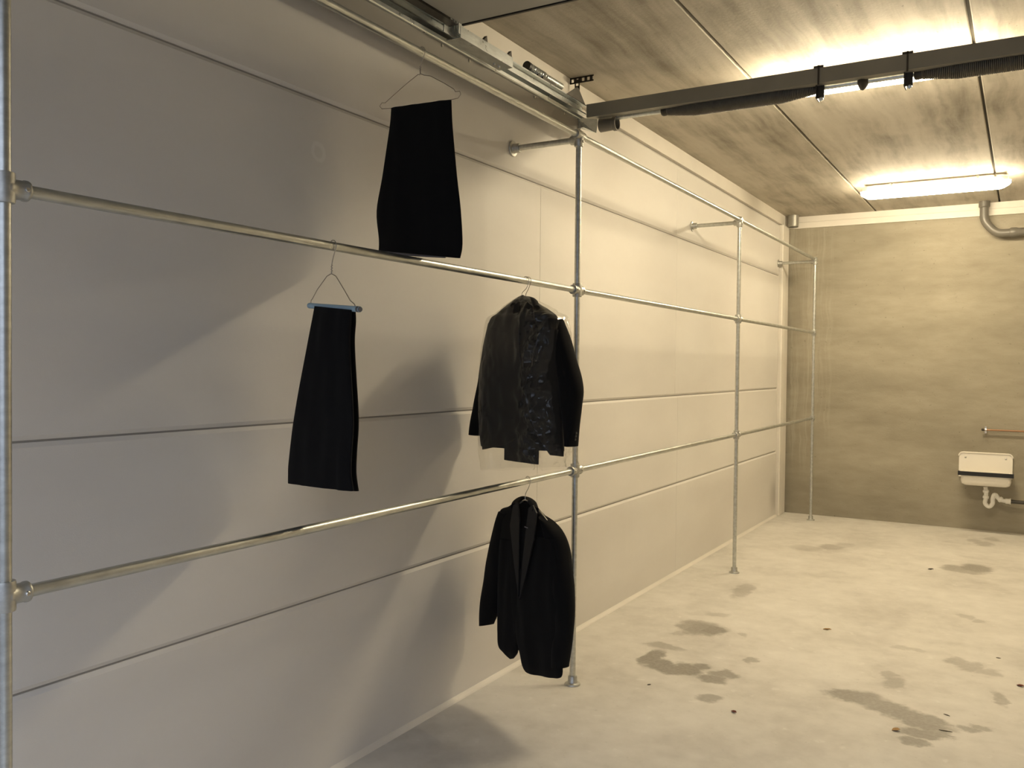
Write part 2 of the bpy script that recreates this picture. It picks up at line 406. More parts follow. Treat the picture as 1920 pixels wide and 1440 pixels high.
# trims
struct(MB().box((-.012, YF, 2.921), (.012, YB-.02, ZC-.0005)).build('trim_1', 'trim'))
struct(MB().prism([(-.012, 5.262, 0.004), (.028, 5.262, .004), (.034, 5.268, .004), (.034, 5.500, .004), (.028, 5.506, .004), (-.012, 5.506, .004)], (0, 0, 2.91)).build('trim_2', 'trim'))
struct(MB().box((.0, YB-.018, 2.966), (WX, YB, ZC-.0005)).box((.0, YB-.026, 2.905), (WX, YB, 2.960)).box((.0, YB-.010, 2.96), (WX, YB, 2.966)).build('trim_3', 'trim'))
struct(MB().prism([(0, YF, 0), (.020, YF, 0), (.016, YF, .005), (.005, YF, .013), (0, YF, .018)], (0, 5.25-YF, 0)).build('baseboard_left', 'trim'))

# ================================================================== PIPE RACK
rack = thing('pipe_clothes_rack', (RX, 0, 0), 'galvanised steel pipe clothes rack with three long rails along the white wall', 'clothes rack')
CY = .040                                             # half length of a fitting's socket
for y in UY:
    MB().lathe((RX, y, .012), (0, 0, 1), [(0, RR), (ZT-.012, RR)], 20).build('upright', 'galv', rack, True)
for z in (ZL, ZM, ZT):
    ys = UY
    for a, b in zip(ys, ys[1:]):
        MB().cyl((RX, a+.024, z), (RX, b-.024, z), RR).build('rail', 'galv', rack, True)
# cross fittings of the lower two rails: sleeve round the upright and a socket each way
def screw_mb(mb, p, d, r=.0055, l=.006): mb.lathe(p, d, [(0, r), (l*.8, r), (l, r*.7)], 8)
def cross(y, z, end=0):
    mb = MB().lathe((RX, y, z-.031), (0, 0, 1), [(0, .0150), (0, .0205), (.004, .0215), (.058, .0215), (.062, .0205), (.062, .0150)], 20)
    lo, hi = (-CY-.008 if end >= 0 else 0), (CY+.008 if end <= 0 else 0)
    if end > 0: hi = 0.0
    if end < 0: lo = 0.0
    mb.lathe((RX, y+lo, z), (0, 1, 0), [(0, .0150), (0, .0212), (.002, .0222), (.008, .0222), (.010, .0206), (hi-lo-.010, .0206), (hi-lo-.008, .0222), (hi-lo-.002, .0222), (hi-lo, .0212), (hi-lo, .0150)], 20)
    o = mb.build('pipe_fitting', 'fitting', rack, True)
    for sy in ((-1, 1) if not end else (-end,)):
        sm = MB(); screw_mb(sm, (RX+.019, y+sy*.036, z), (1, 0, 0)); sm.build('grub_screw', 'hook', o)
    return o
for z in (ZL, ZM):
    for k, y in enumerate(UY): cross(y, z, (-1 if k == 0 else (1 if k == 3 else 0)))
# top corner fittings with the arm back to the wall
for k, y in enumerate(UY):
    mb = MB().lathe((RX, y, ZT-.052), (0, 0, 1), [(0, .0150), (0, .0200), (.004, .0215), (.05, .0215), (.068, .0205), (.074, .012)], 20)
    lo, hi = (0 if k == 0 else -CY), (0 if k == 3 else CY)
    mb.lathe((RX, y+lo, ZT), (0, 1, 0), [(0, .0150), (0, .0205), (.004, .0215), (hi-lo-.004, .0215), (hi-lo, .0205), (hi-lo, .0150)], 20)
    mb.lathe((RX, y, ZT-.020), (-1, 0, 0), [(0, .021), (.036, .021), (.040, .020), (.040, .015)], 20)
    o = mb.build('pipe_fitting', 'fitting', rack, True)
    sm = MB(); screw_mb(sm, (RX+.020, y, ZT-.03), (1, 0, 0)); sm.build('grub_screw', 'hook', o)
    MB().cyl((.012, y, ZT-.020), (RX-.02, y, ZT-.020), RR).build('wall_arm', 'galv', rack, True)
fl_w = MB().lathe((.0005, 0, 0), (1, 0, 0), [(0, .038), (.004, .038), (.007, .036), (.009, .024), (.012, .0225), (.038, .0215), (.041, .020), (.041, .0139)], 24)
fl_f = MB().lathe((0, 0, .0005), (0, 0, 1), [(0, .037), (.004, .037), (.007, .035), (.010, .024), (.013, .0222), (.038, .0212), (.041, .020), (.041, .0139)], 24)
fw = ff = None
for y in UY:
    if fw is None: fw = fl_w.build('wall_flange', 'fitting', rack, True); fw.location = Vector((.021, y, ZT-.020))-wloc(rack)
    else: copy_at(fw, (.021, y, ZT-.020), rack)
    if ff is None: ff = fl_f.build('floor_flange', 'fitting', rack, True); ff.location = Vector((RX, y, .021))-wloc(rack)
    else: copy_at(ff, (RX, y, .021), rack)

# ================================================================== GARMENTS
class Frame:
    "vertical plane through a hook: axis a runs along the hanger, n faces the doorway"
    def __init__(s, y, zrail, deg):
        q = math.radians(deg); s.H = np.array([RX, y, zrail]); s.a = np.array([math.cos(q), math.sin(q), 0]); s.n = np.array([math.sin(q), -math.cos(q), 0])
    def px(s, x, y, v=0.): return onp(s.H+s.n*v, s.n, x, y)
    def uz(s, x, y, v=0.):
        P = s.px(x, y, v); return np.array([(P-s.H)@s.a, P[2]])
    def at(s, u, v, z): return np.array([s.H[0]+s.a[0]*u+s.n[0]*v, s.H[1]+s.a[1]*u+s.n[1]*v, z])

def resample(rows, k):
    "Catmull-Rom through rows of numbers, k steps between"
    R = np.array(rows, float); out = []
    for i in range(len(R)-1):
        p0, p1, p2, p3 = R[max(i-1, 0)], R[i], R[i+1], R[min(i+2, len(R)-1)]
        for j in range(k):
            t = j/k
            out.append(.5*((2*p1)+(-p0+p2)*t+(2*p0-5*p1+4*p2-p3)*t*t+(-p0+3*p1-3*p2+p3)*t**3))
    out.append(R[-1]); return np.array(out)

def cloth(fr, rows, n=36, pw=.6, wr=.004, freq=(26, 5), seed=0, k=5, cap=True, mb=None, steps=None):
    "a hanging fold: rows of (left pixel, right pixel, centre depth, half depth); closed round section, soft vertical wrinkles"
    R = []
    for (lx, ly), (rx, ry), cv, hd in rows:
        l, r = fr.uz(lx, ly, cv), fr.uz(rx, ry, cv); R.append([*l, *r, cv, hd])
    R = resample(R, k); V, F = [], []
    for row in R:
        l, r, cv, hd = row[:2], row[2:4], row[4], row[5]
        for q in range(n):
            t = 2*math.pi*q/n; c, s_ = math.cos(t), math.sin(t)
            c2 = math.copysign(abs(c)**.85, c)
            uz = (l+r)/2+(r-l)/2*c2
            w = wr*mnoise.noise(Vector((uz[0]*freq[0]+seed*7.1, uz[1]*freq[1]+seed*3.3, (s_ > 0)*3.7)))
            V.append(fr.at(uz[0], cv+math.copysign(abs(s_)**pw, s_)*hd+w*2*abs(s_), uz[1]))
    m = len(R)
    for j in range(m-1):
        for q in range(n): F.append((j*n+q, j*n+(q+1) % n, (j+1)*n+(q+1) % n, (j+1)*n+q))
    if cap: F += [tuple(range(n))[::-1], tuple(range((m-1)*n, m*n))]
    return (mb or MB()).add(V, F)

def plate(fr, pts, v0, th, bulge=0.):
    P = [fr.px(x, y, v0) for x, y in pts]
    return MB().prism(P, fr.n*th)

def hook_path(fr, neck, r=.0185, start=-160):
    "hook over the rail, then down to the neck point (u, z)"
    pts = [fr.at(u, 0, z) for u, z in arc(0, fr.H[2], r, math.radians(180-start-180+20), math.radians(-40), 14)]
    pts = [fr.at(u, 0, z) for u, z in arc(0, fr.H[2], r, math.radians(200), math.radians(-35), 16)]
    u1, z1 = .004, fr.H[2]-r*1.7
    pts += [fr.at(u1, 0, z1), fr.at(neck[0], 0, (z1+neck[1])/2), fr.at(neck[0], 0, neck[1])]
    return pts

def smooth_path(P, k=4, closed=False):
    P = [np.array(p) for p in P]
    return [np.array(q) for q in resample(P, k)]

# ---- folded trousers on a wire hanger, top rail
fA = Frame(-1.215, ZT, -8)
hA = thing('wire_hanger', (RX, -1.215, ZT), 'bare wire hanger on the topmost rail with black trousers folded over its bar', 'hanger')
neck = fA.uz(788, 139)
MB().tube(smooth_path(hook_path(fA, neck), 2), .0013, 8).build('hook', 'wire', hA, True)
lp = [(788, 140), (784, 139.5), (761, 158), (722, 193), (716, 193), (712, 199), (716, 204), (733, 203), (790, 195), (846, 187), (859, 184), (864, 177), (862, 171), (854, 172), (851, 167), (831, 155), (807, 142.5), (795, 141), (788, 138)]
MB().tube([fA.px(x, y) for x, y in lp], .0013, 8, True).build('wire_frame', 'wire', hA, True)
tw = [fA.at(neck[0]+.0022*math.cos(k*1.3), .0022*math.sin(k*1.3), neck[1]+.0016*k) for k in range(18)]
MB().tube(tw, .0011, 6).build('wire_twist', 'wire', hA, True)
rA = [((734, 203), (846, 187.5)), ((732, 231), (847.5, 225)), ((726, 274), (851.5, 275)), ((717, 335), (857, 335)), ((707, 396), (864, 396)), ((711, 448), (867, 457)), ((711, 470), (862.5, 484))]
tA = thing('trousers', (RX, -1.215, fA.uz(780, 476)[1]), 'black trousers folded over a hanger on the topmost rail, pale lining at the hem', 'trousers')
def folds(fr, rows, root, sep, mat='black', seed=0, dl=0.):
    n = len(rows)
    f = [(l, r, .006+(sep-.006)*min(1, i*1.4/(n-1)), .010+.004*i/(n-1)) for i, (l, r) in enumerate(rows)]
    cloth(fr, f, wr=.0045, seed=seed).build('front_fold', mat, root, True)
    b = [((l[0]+2.5, l[1]+1), (r[0]-2.5, r[1]+1 if i < n-1 else r[1]+dl), -.006-(sep-.006)*min(1, i*1.4/(n-1)), .010+.004*i/(n-1)) for i, (l, r) in enumerate(rows)]
    cloth(fr, b, wr=.0045, seed=seed+5).build('back_fold', mat, root, True)
folds(fA, rA, tA, .022, seed=1)
plate(fA, [(714, 464), (721, 473.5), (750, 478.5), (790, 481.5), (836, 484), (838, 474)], .000, .004).build('lining', 'lining', tA)

# ---- folded trousers on the hanger with blue tube ends, middle rail
fB = Frame(-1.649, ZM, -15)
hB = thing('wire_hanger', (RX, -1.649, ZM), 'wire hanger with pale blue tube ends on the middle rail', 'hanger')
neck = fB.uz(622, 512)
MB().tube(smooth_path(hook_path(fB, neck), 2), .0014, 8).build('hook', 'wire', hB, True)
tw = [fB.at(neck[0]+.0024*math.cos(k*1.3), .0024*math.sin(k*1.3), neck[1]+.0017*k) for k in range(16)]
MB().tube(tw, .0011, 6).build('wire_twist', 'wire', hB, True)
lp = [(582.5, 573), (583.5, 563), (586, 560), (595, 543), (613, 518), (621.5, 513), (630, 518), (645, 543), (657, 564), (662, 568), (665, 571), (667, 579)]
MB().tube([fB.px(x, y) for x, y in lp], .0014, 8).build('wire_frame', 'wire', hB, True)
b0, b1 = fB.px(580, 573), fB.px(675, 580)
tb = MB().cyl(b0, b1, .0085, 16).build('trouser_tube', 'blue', hB, True)
for q, w in ((b0, b1), (b1, b0)):
    d = (q-w)/np.linalg.norm(q-w); MB().lathe(q-d*.012, d, [(0, .0090), (.010, .0090), (.016, .006)], 14).build('tube_cap', 'tip' if q is b1 else 'blue', tb, True)
rB = [((591, 574), (665, 581)), ((587, 596), (666, 603)), ((580, 632), (664, 642)), ((565.5, 710), (667.5, 713)), ((551, 795), (671.5, 790)), ((542.5, 866), (668, 850)), ((541.5, 890), (667, 888)), ((541.4, 906), (671.5, 921))]
tB = thing('trousers', (RX, -1.649, fB.uz(605, 914)[1]), 'black trousers folded over the blue-ended hanger on the middle rail', 'trousers')
n = len(rB)
cloth(fB, [(l, (r[0]-9 if i else r[0]-7, r[1]), .010+.016*min(1, i/3), .0105+.003*i/n) for i, (l, r) in enumerate(rB)], wr=.0045, seed=3).build('front_fold', 'black', tB, True)
cloth(fB, [((l[0]+6, l[1]+1), r, -.010-.014*min(1, i/3), .0105+.003*i/n) for i, (l, r) in enumerate(rB)], wr=.0045, seed=9).build('back_fold', 'black', tB, True)

# ---- jacket parts
def shoulders(fr, pts, r, root, mat, name='shoulder_bar'):
    return MB().tube(smooth_path([fr.px(x, y) for x, y in pts], 4), r, 10).build(name, mat, root, True)

# ---- jacket on the lowest rail
fJ = Frame(-.444, ZL, -25)
hJ = thing('wire_hanger', (RX, -.444, ZL), 'steel wire hanger on the lowest rail inside the uncovered black jacket', 'hanger')
neck = fJ.uz(985, 938)
MB().tube(smooth_path(hook_path(fJ, neck), 2), .0015, 8).build('hook', 'hook', hJ, True)
shoulders(fJ, [(946, 972), (962, 955), (978, 941), (985, 938), (994, 943), (1015, 962), (1040, 996)], .003, hJ, 'hook')
jk = thing('suit_jacket', (RX, -.444, fJ.uz(1020, 1270)[1]), 'uncovered black suit jacket hanging on the lowest rail just above the floor', 'jacket')
rows = [((966, 941), (1000, 944), -.012, .014), ((956, 949), (1006, 953), -.01, .024), ((941, 957), (1034, 983), -.005, .036), ((938, 990), (1046, 1012), 0, .050), ((938, 1060), (1052, 1070), 0, .056), ((938, 1128), (1055, 1140), -.004, .054), ((936, 1180), (1055, 1200), -.008, .046), ((937, 1196), (1053, 1222), -.012, .036), ((938, 1204), (1052, 1236), -.012, .030)]
cloth(fJ, rows, n=44, pw=.75, wr=.007, freq=(14, 4), seed=11, k=6).build('body', 'black', jk, True)
rows = [((941, 1010), (982, 1015), .030, .020), ((938, 1070), (976, 1080), .036, .020), ((937, 1128), (973, 1140), .034, .020), ((935.5, 1180), (973, 1190), .028, .018), ((936, 1209), (970, 1220), .024, .016), ((945, 1223), (968, 1227), .022, .013), ((957, 1235.5), (962, 1235), .020, .007)]
cloth(fJ, rows, wr=.004, seed=12).build('front_panel', 'black', jk, True)
rows = [((985, 1000), (1040, 1012), .030, .020), ((974, 1080), (1050, 1085), .040, .020), ((967, 1128), (1053, 1140), .040, .020), ((969, 1190), (1054, 1205), .034, .018), ((976.5, 1229), (1053.5, 1249), .028, .016), ((980, 1247), (1053.5, 1262), .026, .014), ((987, 1260), (1051.5, 1270), .024, .010), ((1000, 1265), (1046, 1272), .024, .005)]
cloth(fJ, rows, wr=.004, seed=13).build('front_panel', 'black', jk, True)
rows = [((940, 958), (962, 963), 0, .030), ((930, 997), (957, 1003), .002, .046), ((919, 1052), (951, 1060), .004, .046), ((911, 1096), (942, 1105), .010, .042), ((904.8, 1147), (929, 1149), .018, .036), ((903.8, 1172), (921, 1171), .020, .033)]
cloth(fJ, rows, pw=.9, wr=.005, freq=(16, 9), seed=14).build('sleeve', 'black', jk, True)
rows = [((1016, 966), (1036, 984), 0, .028), ((1030, 1008), (1053, 1008), .002, .046), ((1036, 1053), (1062, 1052), .004, .048), ((1040, 1100), (1069, 1100), .008, .046), ((1042, 1157), (1071, 1157), .014, .040), ((1042, 1211), (1067.7, 1211), .018, .036), ((1040, 1249), (1061, 1252), .020, .034)]
cloth(fJ, rows, pw=.9, wr=.005, freq=(16, 9), seed=15).build('sleeve', 'black', jk, True)
plate(fJ, [(964, 947), (972, 942), (976, 975), (975, 1040), (974, 1118), (966, 1060), (958, 985)], .058, .006).build('lapel', 'satin', jk)
plate(fJ, [(1001, 947), (1008, 962), (1003, 1010), (990, 1070), (976, 1125), (982, 1050), (989, 985), (993, 952)], .064, .006).build('lapel', 'satin', jk)
plate(fJ, [(963, 956), (966, 943), (978, 936), (990, 937), (1001, 945), (1005, 962)], -.03, .012).build('back_neck', 'black', jk)
MB().tube(smooth_path([fJ.px(964, 950, .05), fJ.px(967, 943, .02), fJ.px(978, 936.5, -.03), fJ.px(990, 938, -.03), fJ.px(1000, 945, .02), fJ.px(1004, 957, .06)], 4), .014, 12).build('collar', 'black', jk, True)
plate(fJ, [(984, 987), (990, 989), (990, 990.5), (984, 988.5)], .072, .002).build('label_tag', 'lining', jk)

# ---- bagged jacket with trousers on the middle rail
fK = Frame(-.480, ZM, -15)
hK = thing('coat_hanger', (RX, -.480, ZM), 'black plastic coat hanger with steel hook inside the bagged jacket', 'hanger')
neck = fK.uz(979, 556)
MB().tube(smooth_path(hook_path(fK, neck), 2), .0015, 8).build('hook', 'hook', hK, True)
kb = MB().tube(smooth_path([fK.px(925, 600), fK.px(950, 578), fK.px(972, 562), fK.px(980, 559), fK.px(992, 563), fK.px(1018, 580), fK.px(1046, 604)], 4), [.011]*25, 12).build('shoulder_bar', 'plastic', hK, True)
MB().lathe(fK.px(980, 565), (0, 0, 1), [(0, .016), (.014, .016), (.022, .010), (.026, .004)], 14).build('hook_socket', 'plastic', hK, True)
fK2 = Frame(-.462, ZM, -18)
hK2 = thing('wire_hanger', (RX, -.462, ZM), 'wire trouser hanger hooked beside the black plastic one on the middle rail', 'hanger')
neck2 = fK2.uz(986, 560)
MB().tube(smooth_path(hook_path(fK2, neck2), 2), .0014, 8).build('hook', 'wire', hK2, True)
lp = [(986, 560), (960, 585), (938, 606), (936, 614), (945, 616), (1010, 620), (1034, 622), (1036, 612), (1010, 584)]
MB().tube([fK2.px(x, y, -.02) for x, y in lp], .0014, 8, True).build('wire_frame', 'wire', hK2, True)
jb = thing('suit_jacket', (RX, -.480, fK.uz(1000, 845)[1]), 'black suit jacket under a clear film bag on the middle rail', 'jacket')
BH = 'black_hazed'
rows = [((962, 568), (1002, 566), -.01, .020), ((937, 587), (1030, 582), -.005, .034), ((921, 602), (1046, 602), 0, .048), ((909, 655), (1053, 660), 0, .054), ((904, 711), (1052, 720), 0, .052), ((902, 778), (1054, 780), -.006, .048), ((902, 815), (1055, 820), -.01, .044), ((904, 836), (1056, 846), -.012, .040)]
cloth(fK, rows, n=44, pw=.75, wr=.007, freq=(14, 4), seed=21, k=6).build('body', BH, jb, True)
rows = [((924, 620), (985, 625), .034, .018), ((910, 680), (984, 690), .040, .018), ((906, 760), (984, 760), .036, .018), ((904, 800), (976, 806), .032, .016), ((904.5, 830), (962, 826), .030, .014), ((905, 843), (945, 834), .030, .011)]
cloth(fK, rows, wr=.005, seed=22).build('front_panel', BH, jb, True)
rows = [((988, 620), (1046, 618), .034, .018), ((982, 690), (1050, 690), .042, .018), ((990, 760), (1052, 770), .038, .018), ((1006, 810), (1055, 812), .034, .016), ((1022, 838), (1056, 842), .032, .014), ((1032, 853), (1056, 856), .032, .010)]
cloth(fK, rows, wr=.005, seed=23).build('front_panel', BH, jb, True)
rows = [((918, 606), (936, 606), -.01, .026), ((906, 680), (934, 680), -.014, .042), ((901, 715), (932, 715), -.014, .042), ((892.5, 756), (924, 760), -.01, .040), ((886, 794), (912, 797), -.006, .036), ((883.6, 814), (904, 817), -.004, .034)]
cloth(fK, rows, pw=.9, wr=.004, freq=(16, 9), seed=24).build('sleeve', 'black', jb, True)
rows = [((1030, 596), (1052.5, 598), 0, .030), ((1038, 630), (1062, 630), .004, .044), ((1046, 678), (1076, 678), .010, .046), ((1054, 728), (1088.6, 728), .016, .046), ((1056, 764), (1086, 764), .022, .042), ((1062, 814), (1080, 814), .028, .036), ((1064, 836), (1077.5, 837.5), .030, .034)]
sl = cloth(fK, rows, pw=.9, wr=.004, freq=(16, 9), seed=25).build('sleeve', 'black', jb, True)
for k in range(3):
    P = fK.px(1079.5-k*.9, 812+k*6, .03); MB().lathe(P, fK.a, [(0, .005), (.003, .005), (.004, .003)], 10).build('cuff_button', 'plastic', sl)
plate(fK, [(966, 572), (974, 566), (974, 620), (977, 690), (979, 726), (966, 690), (955, 640)], .060, .006).build('lapel', BH, jb)
plate(fK, [(990, 566), (1000, 574), (1008, 640), (998, 690), (981, 728), (984, 680), (986, 610)], .066, .006).build('lapel', BH, jb)
MB().tube(smooth_path([fK.px(963, 574, .05), fK.px(967, 567, .02), fK.px(977, 562, -.03), fK.px(992, 562, -.03), fK.px(1002, 567, .02), fK.px(1006, 578, .05)], 4), .014, 12).build('collar', BH, jb, True)
tK = thing('trousers', (RX, -.480, fK.uz(980, 868)[1]), 'dark trousers hanging inside the film bag, hem showing below the jacket', 'trousers')
rows = [((946, 618), (1008, 622), -.012, .007), ((946, 700), (1009, 704), .0, .007), ((946, 800), (1010, 806), .014, .009), ((946, 840), (1010, 846), .018, .009), ((945.6, 862), (1009.5, 871), .018, .009)]
cloth(fK, rows, wr=.002, seed=26).build('front_fold', BH, tK, True)
rows = [((950, 618), (1004, 622), -.028, .006), ((950, 700), (1005, 704), -.02, .006), ((949, 800), (1006, 806), -.006, .007), ((949, 858), (1007, 866), -.004, .007)]
cloth(fK, rows, wr=.002, seed=27).build('back_fold', BH, tK, True)

# clear film bag: open below, crumpled
def bag(fr, rows, n=180, k=16):
    R = []
    for (lx, ly), (rx, ry), cv, hd in rows:
        l, r = fr.uz(lx, ly, cv), fr.uz(rx, ry, cv); R.append([*l, *r, cv, hd])
    R = resample(R, k); V, F = [], []; m = len(R)
    for j, row in enumerate(R):
        l, r, cv, hd = row[:2], row[2:4], row[4], row[5]
        for q in range(n):
            t = 2*math.pi*q/n; c, s_ = math.cos(t), math.sin(t)
            uz = (l+r)/2+(r-l)/2*math.copysign(abs(c)**.8, c)
            x = Vector((uz[0]*9, (s_ > 0)*5., uz[1]*7))
            w = .016*(1-2*abs(mnoise.noise(x*1.5)))+.014*(.5-abs(mnoise.noise(x*3.4+Vector((3, 1, 7)))))+.007*(.5-abs(mnoise.noise(x*7.5+Vector((1, 8, 2)))))
            w *= (.35+1.9*max(0, min(1, (uz[0]-.02)/.12)))
            z = uz[1]+(.006*mnoise.noise(Vector((t*3, 1, 1))) if j == m-1 else 0)
            V.append(fr.at(uz[0]+.004*mnoise.noise(x*2+Vector((9, 9, 9))), cv+math.copysign(abs(s_)**.62, s_)*hd+w*math.copysign(1, s_)*abs(s_)**.5, z))
    for j in range(m-1):
        for q in range(n): F.append((j*n+q, j*n+(q+1) % n, (j+1)*n+(q+1) % n, (j+1)*n+q))
    return MB().add(V, F)
rows = [((976, 556), (988, 556), 0, .014), ((962, 567), (1005, 565), 0, .040), ((938, 587), (1033, 583), .002, .058), ((921, 601), (1051, 600), .004, .070), ((913, 650), (1054, 655), .006, .076), ((908, 711), (1054, 720), .006, .076), ((906, 778), (1058, 785), .006, .072), ((905, 840), (1064, 838), .006, .068), ((908, 880), (1072, 878), .006, .062)]
bagm = bag(fK, rows)
bg_ = bagm.build('garment_bag', 'film', None, True); tag(bg_, 'clear crumpled plastic film bag over the jacket on the middle rail', 'garment bag')

# ================================================================== GARAGE DOOR, open under the ceiling
YBAR = .58
dl = thing('garage_door', (1.467, -2.1, 2.832), 'open grey sectional garage door lying flat under the ceiling', 'garage door')
y = -.735
for k in range(6):
    MB().box((.195, y-.47, 2.832), (WX-.195, y-.004, 2.872)).build('door_section', 'door', dl); y -= .475
for s in (0, 1):
    xx = .155 if not s else WX-.195
    MB().prism([(xx, -3.55, 2.822), (xx+.04, -3.55, 2.822), (xx+.04, -3.55, 2.826), (xx+.004, -3.55, 2.826), (xx+.004, -3.55, 2.876), (xx, -3.55, 2.876)] if not s else
               [(xx, -3.55, 2.822), (xx+.04, -3.55, 2.822), (xx+.04, -3.55, 2.876), (xx+.036, -3.55, 2.876), (xx+.036, -3.55, 2.826), (xx, -3.55, 2.826)], (0, 2.79, 0)).build('side_stile', 'dark', dl)
MB().box((.195, -.734, 2.828), (WX-.195, -.724, 2.876)).build('top_seal', 'dark', dl)
# arm that carries the top roller, and its bracket
for s in (0, 1):
    def X(v): return v if not s else WX-v
    mb = MB()
    mb.prism([(X(.112), -.722, 2.788), (X(.182), -.722, 2.788), (X(.182), -.722, 2.834), (X(.179), -.722, 2.834), (X(.179), -.722, 2.791), (X(.112), -.722, 2.791)], (0, .41, 0))
    arm = mb.build('roller_arm', 'zinc', dl)
    MB().prism([(X(.150), -.80, 2.790), (X(.150), -.66, 2.790), (X(.150), -.68, 2.855), (X(.150), -.72, 2.905), (X(.150), -.78, 2.905)], (.004 if not s else -.004, 0, 0)).build('hinge_plate', 'zinc', dl)
    for q in range(3): MB().box((X(.155+.012*q)-.002, -.735, 2.800), (X(.155+.012*q)+.002, -.70, 2.862)).build('bracket_rib', 'zinc', dl)
    for q in (-.40, -.36): MB().lathe((X(.140), q, 2.788), (0, 0, -1), [(0, .006), (.006, .006), (.008, .004)], 8).build('bolt', 'hook', arm)
    for q in (-.54, -.34):
        MB().prism([(X(.168), q-.012, 2.832), (X(.168), q+.020, 2.832), (X(.168), q+.014, 2.858)], (.014 if not s else -.014, 0, 0)).build('stop_tab', 'dark', arm)

tr = thing('garage_door_track', (1.467, YBAR, 2.70), 'steel garage door track with cross bar and dark springs under the ceiling', 'door track')
for s in (0, 1):
    def X(v): return v if not s else WX-v
    L0, L1 = -3.7, YBAR+.01
    up = [(X(.075), 2.818), (X(.108), 2.818), (X(.108), 2.824), (X(.079), 2.822), (X(.079), 2.866), (X(.108), 2.864), (X(.108), 2.870), (X(.075), 2.870)]
    MB().prism([(x, L0, z) for x, z in up], (0, L1-L0, 0)).build('upper_track', 'zinc', tr)
    lo = [(X(.060), 2.778), (X(.100), 2.782), (X(.104), 2.786), (X(.104), 2.800), (X(.099), 2.802), (X(.099), 2.788), (X(.064), 2.784), (X(.064), 2.814), (X(.060), 2.814)]
    MB().prism([(x, L0, z) for x, z in lo], (0, L1-L0-.02, 0)).build('lower_track', 'zinc', tr)
    fp = MB().box((min(X(.086), X(.090)), L0, 2.694), (max(X(.086), X(.090)), L1-.04, 2.783)).build('cover_strip', 'strip', tr)
    for yy in (-1.30, -.72, -.52, .05, .36):
        MB().lathe((X(.090), yy, 2.772), (1 if not s else -1, 0, 0), [(0, .006), (.003, .006), (.005, .003)], 10).build('rivet', 'hook', fp)
    # bracket at the corner with the cross bar
    MB().prism([(X(.108), YBAR-.23, 2.866), (X(.108), YBAR-.02, 2.866), (X(.108), YBAR-.10, 2.93), (X(.108), YBAR-.12, 2.93)], (.004 if not s else -.004, 0, 0)).build('gusset', 'dark', tr)
    MB().prism([(X(.085), YBAR-.06, 2.735), (X(.125), YBAR-.06, 2.735), (X(.16), YBAR+.02, 2.72), (X(.165), YBAR+.02, 2.792), (X(.085), YBAR-.06, 2.792)], (0, .004, 0)).build('end_plate', 'zinc', tr)
    # perforated hanger to the ceiling
    hb = MB()
    for q in range(5):                                 # rungs leave real holes between them
        z0 = 2.862+q*.033; hb.box((min(X(.040), X(.068)), YBAR-.002, z0), (max(X(.040), X(.068)), YBAR+.002, z0+.017))
    for e in (.040, .062): hb.box((min(X(e), X(e+.006)), YBAR-.002, 2.862), (max(X(e), X(e+.006)), YBAR+.002, ZC-.001))
    hb.build('ceiling_hanger', 'dark', tr)
    hc = MB()
    for q in range(5):
        x0 = .004+q*.031; hc.box((min(X(x0), X(x0+.016)), YBAR-.0025, ZC-.031), (max(X(x0), X(x0+.016)), YBAR+.0015, ZC-.003))
    for z0 in (ZC-.033, ZC-.008): hc.box((min(X(.004), X(.150)), YBAR-.0025, z0), (max(X(.004), X(.150)), YBAR+.0015, z0+.0075))
    hc.build('ceiling_strap', 'dark', tr)
    # spring bumper lying over the track
    bp = MB().cyl((X(.090), .145, 2.898), (X(.090), .325, 2.898), .0165, 20).build('bumper_tube', 'zinc', tr, True)
    coil = [(X(.090)+.0175*math.cos(t), -.005+.155*t/(2*math.pi*10), 2.898+.0175*math.sin(t)) for t in np.linspace(0, 2*math.pi*10, 161)]
    MB().tube(coil, .0030, 6).cyl((X(.090), -.01, 2.898), (X(.090), .15, 2.898), .013, 16).build('bumper_coil', 'zinc', bp, True)
    MB().lathe((X(.090), -.030, 2.898), (0, 1, 0), [(0, .0215), (.022, .0215), (.026, .018)], 20).build('bumper_cap', 'rubber', bp, True)
    MB().box((min(X(.078), X(.104)), .06, 2.866), (max(X(.078), X(.104)), .078, 2.888)).box((min(X(.072), X(.108)), .10, 2.866), (max(X(.072), X(.108)), .235, 2.883)).build('bumper_bracket', 'dark', tr)
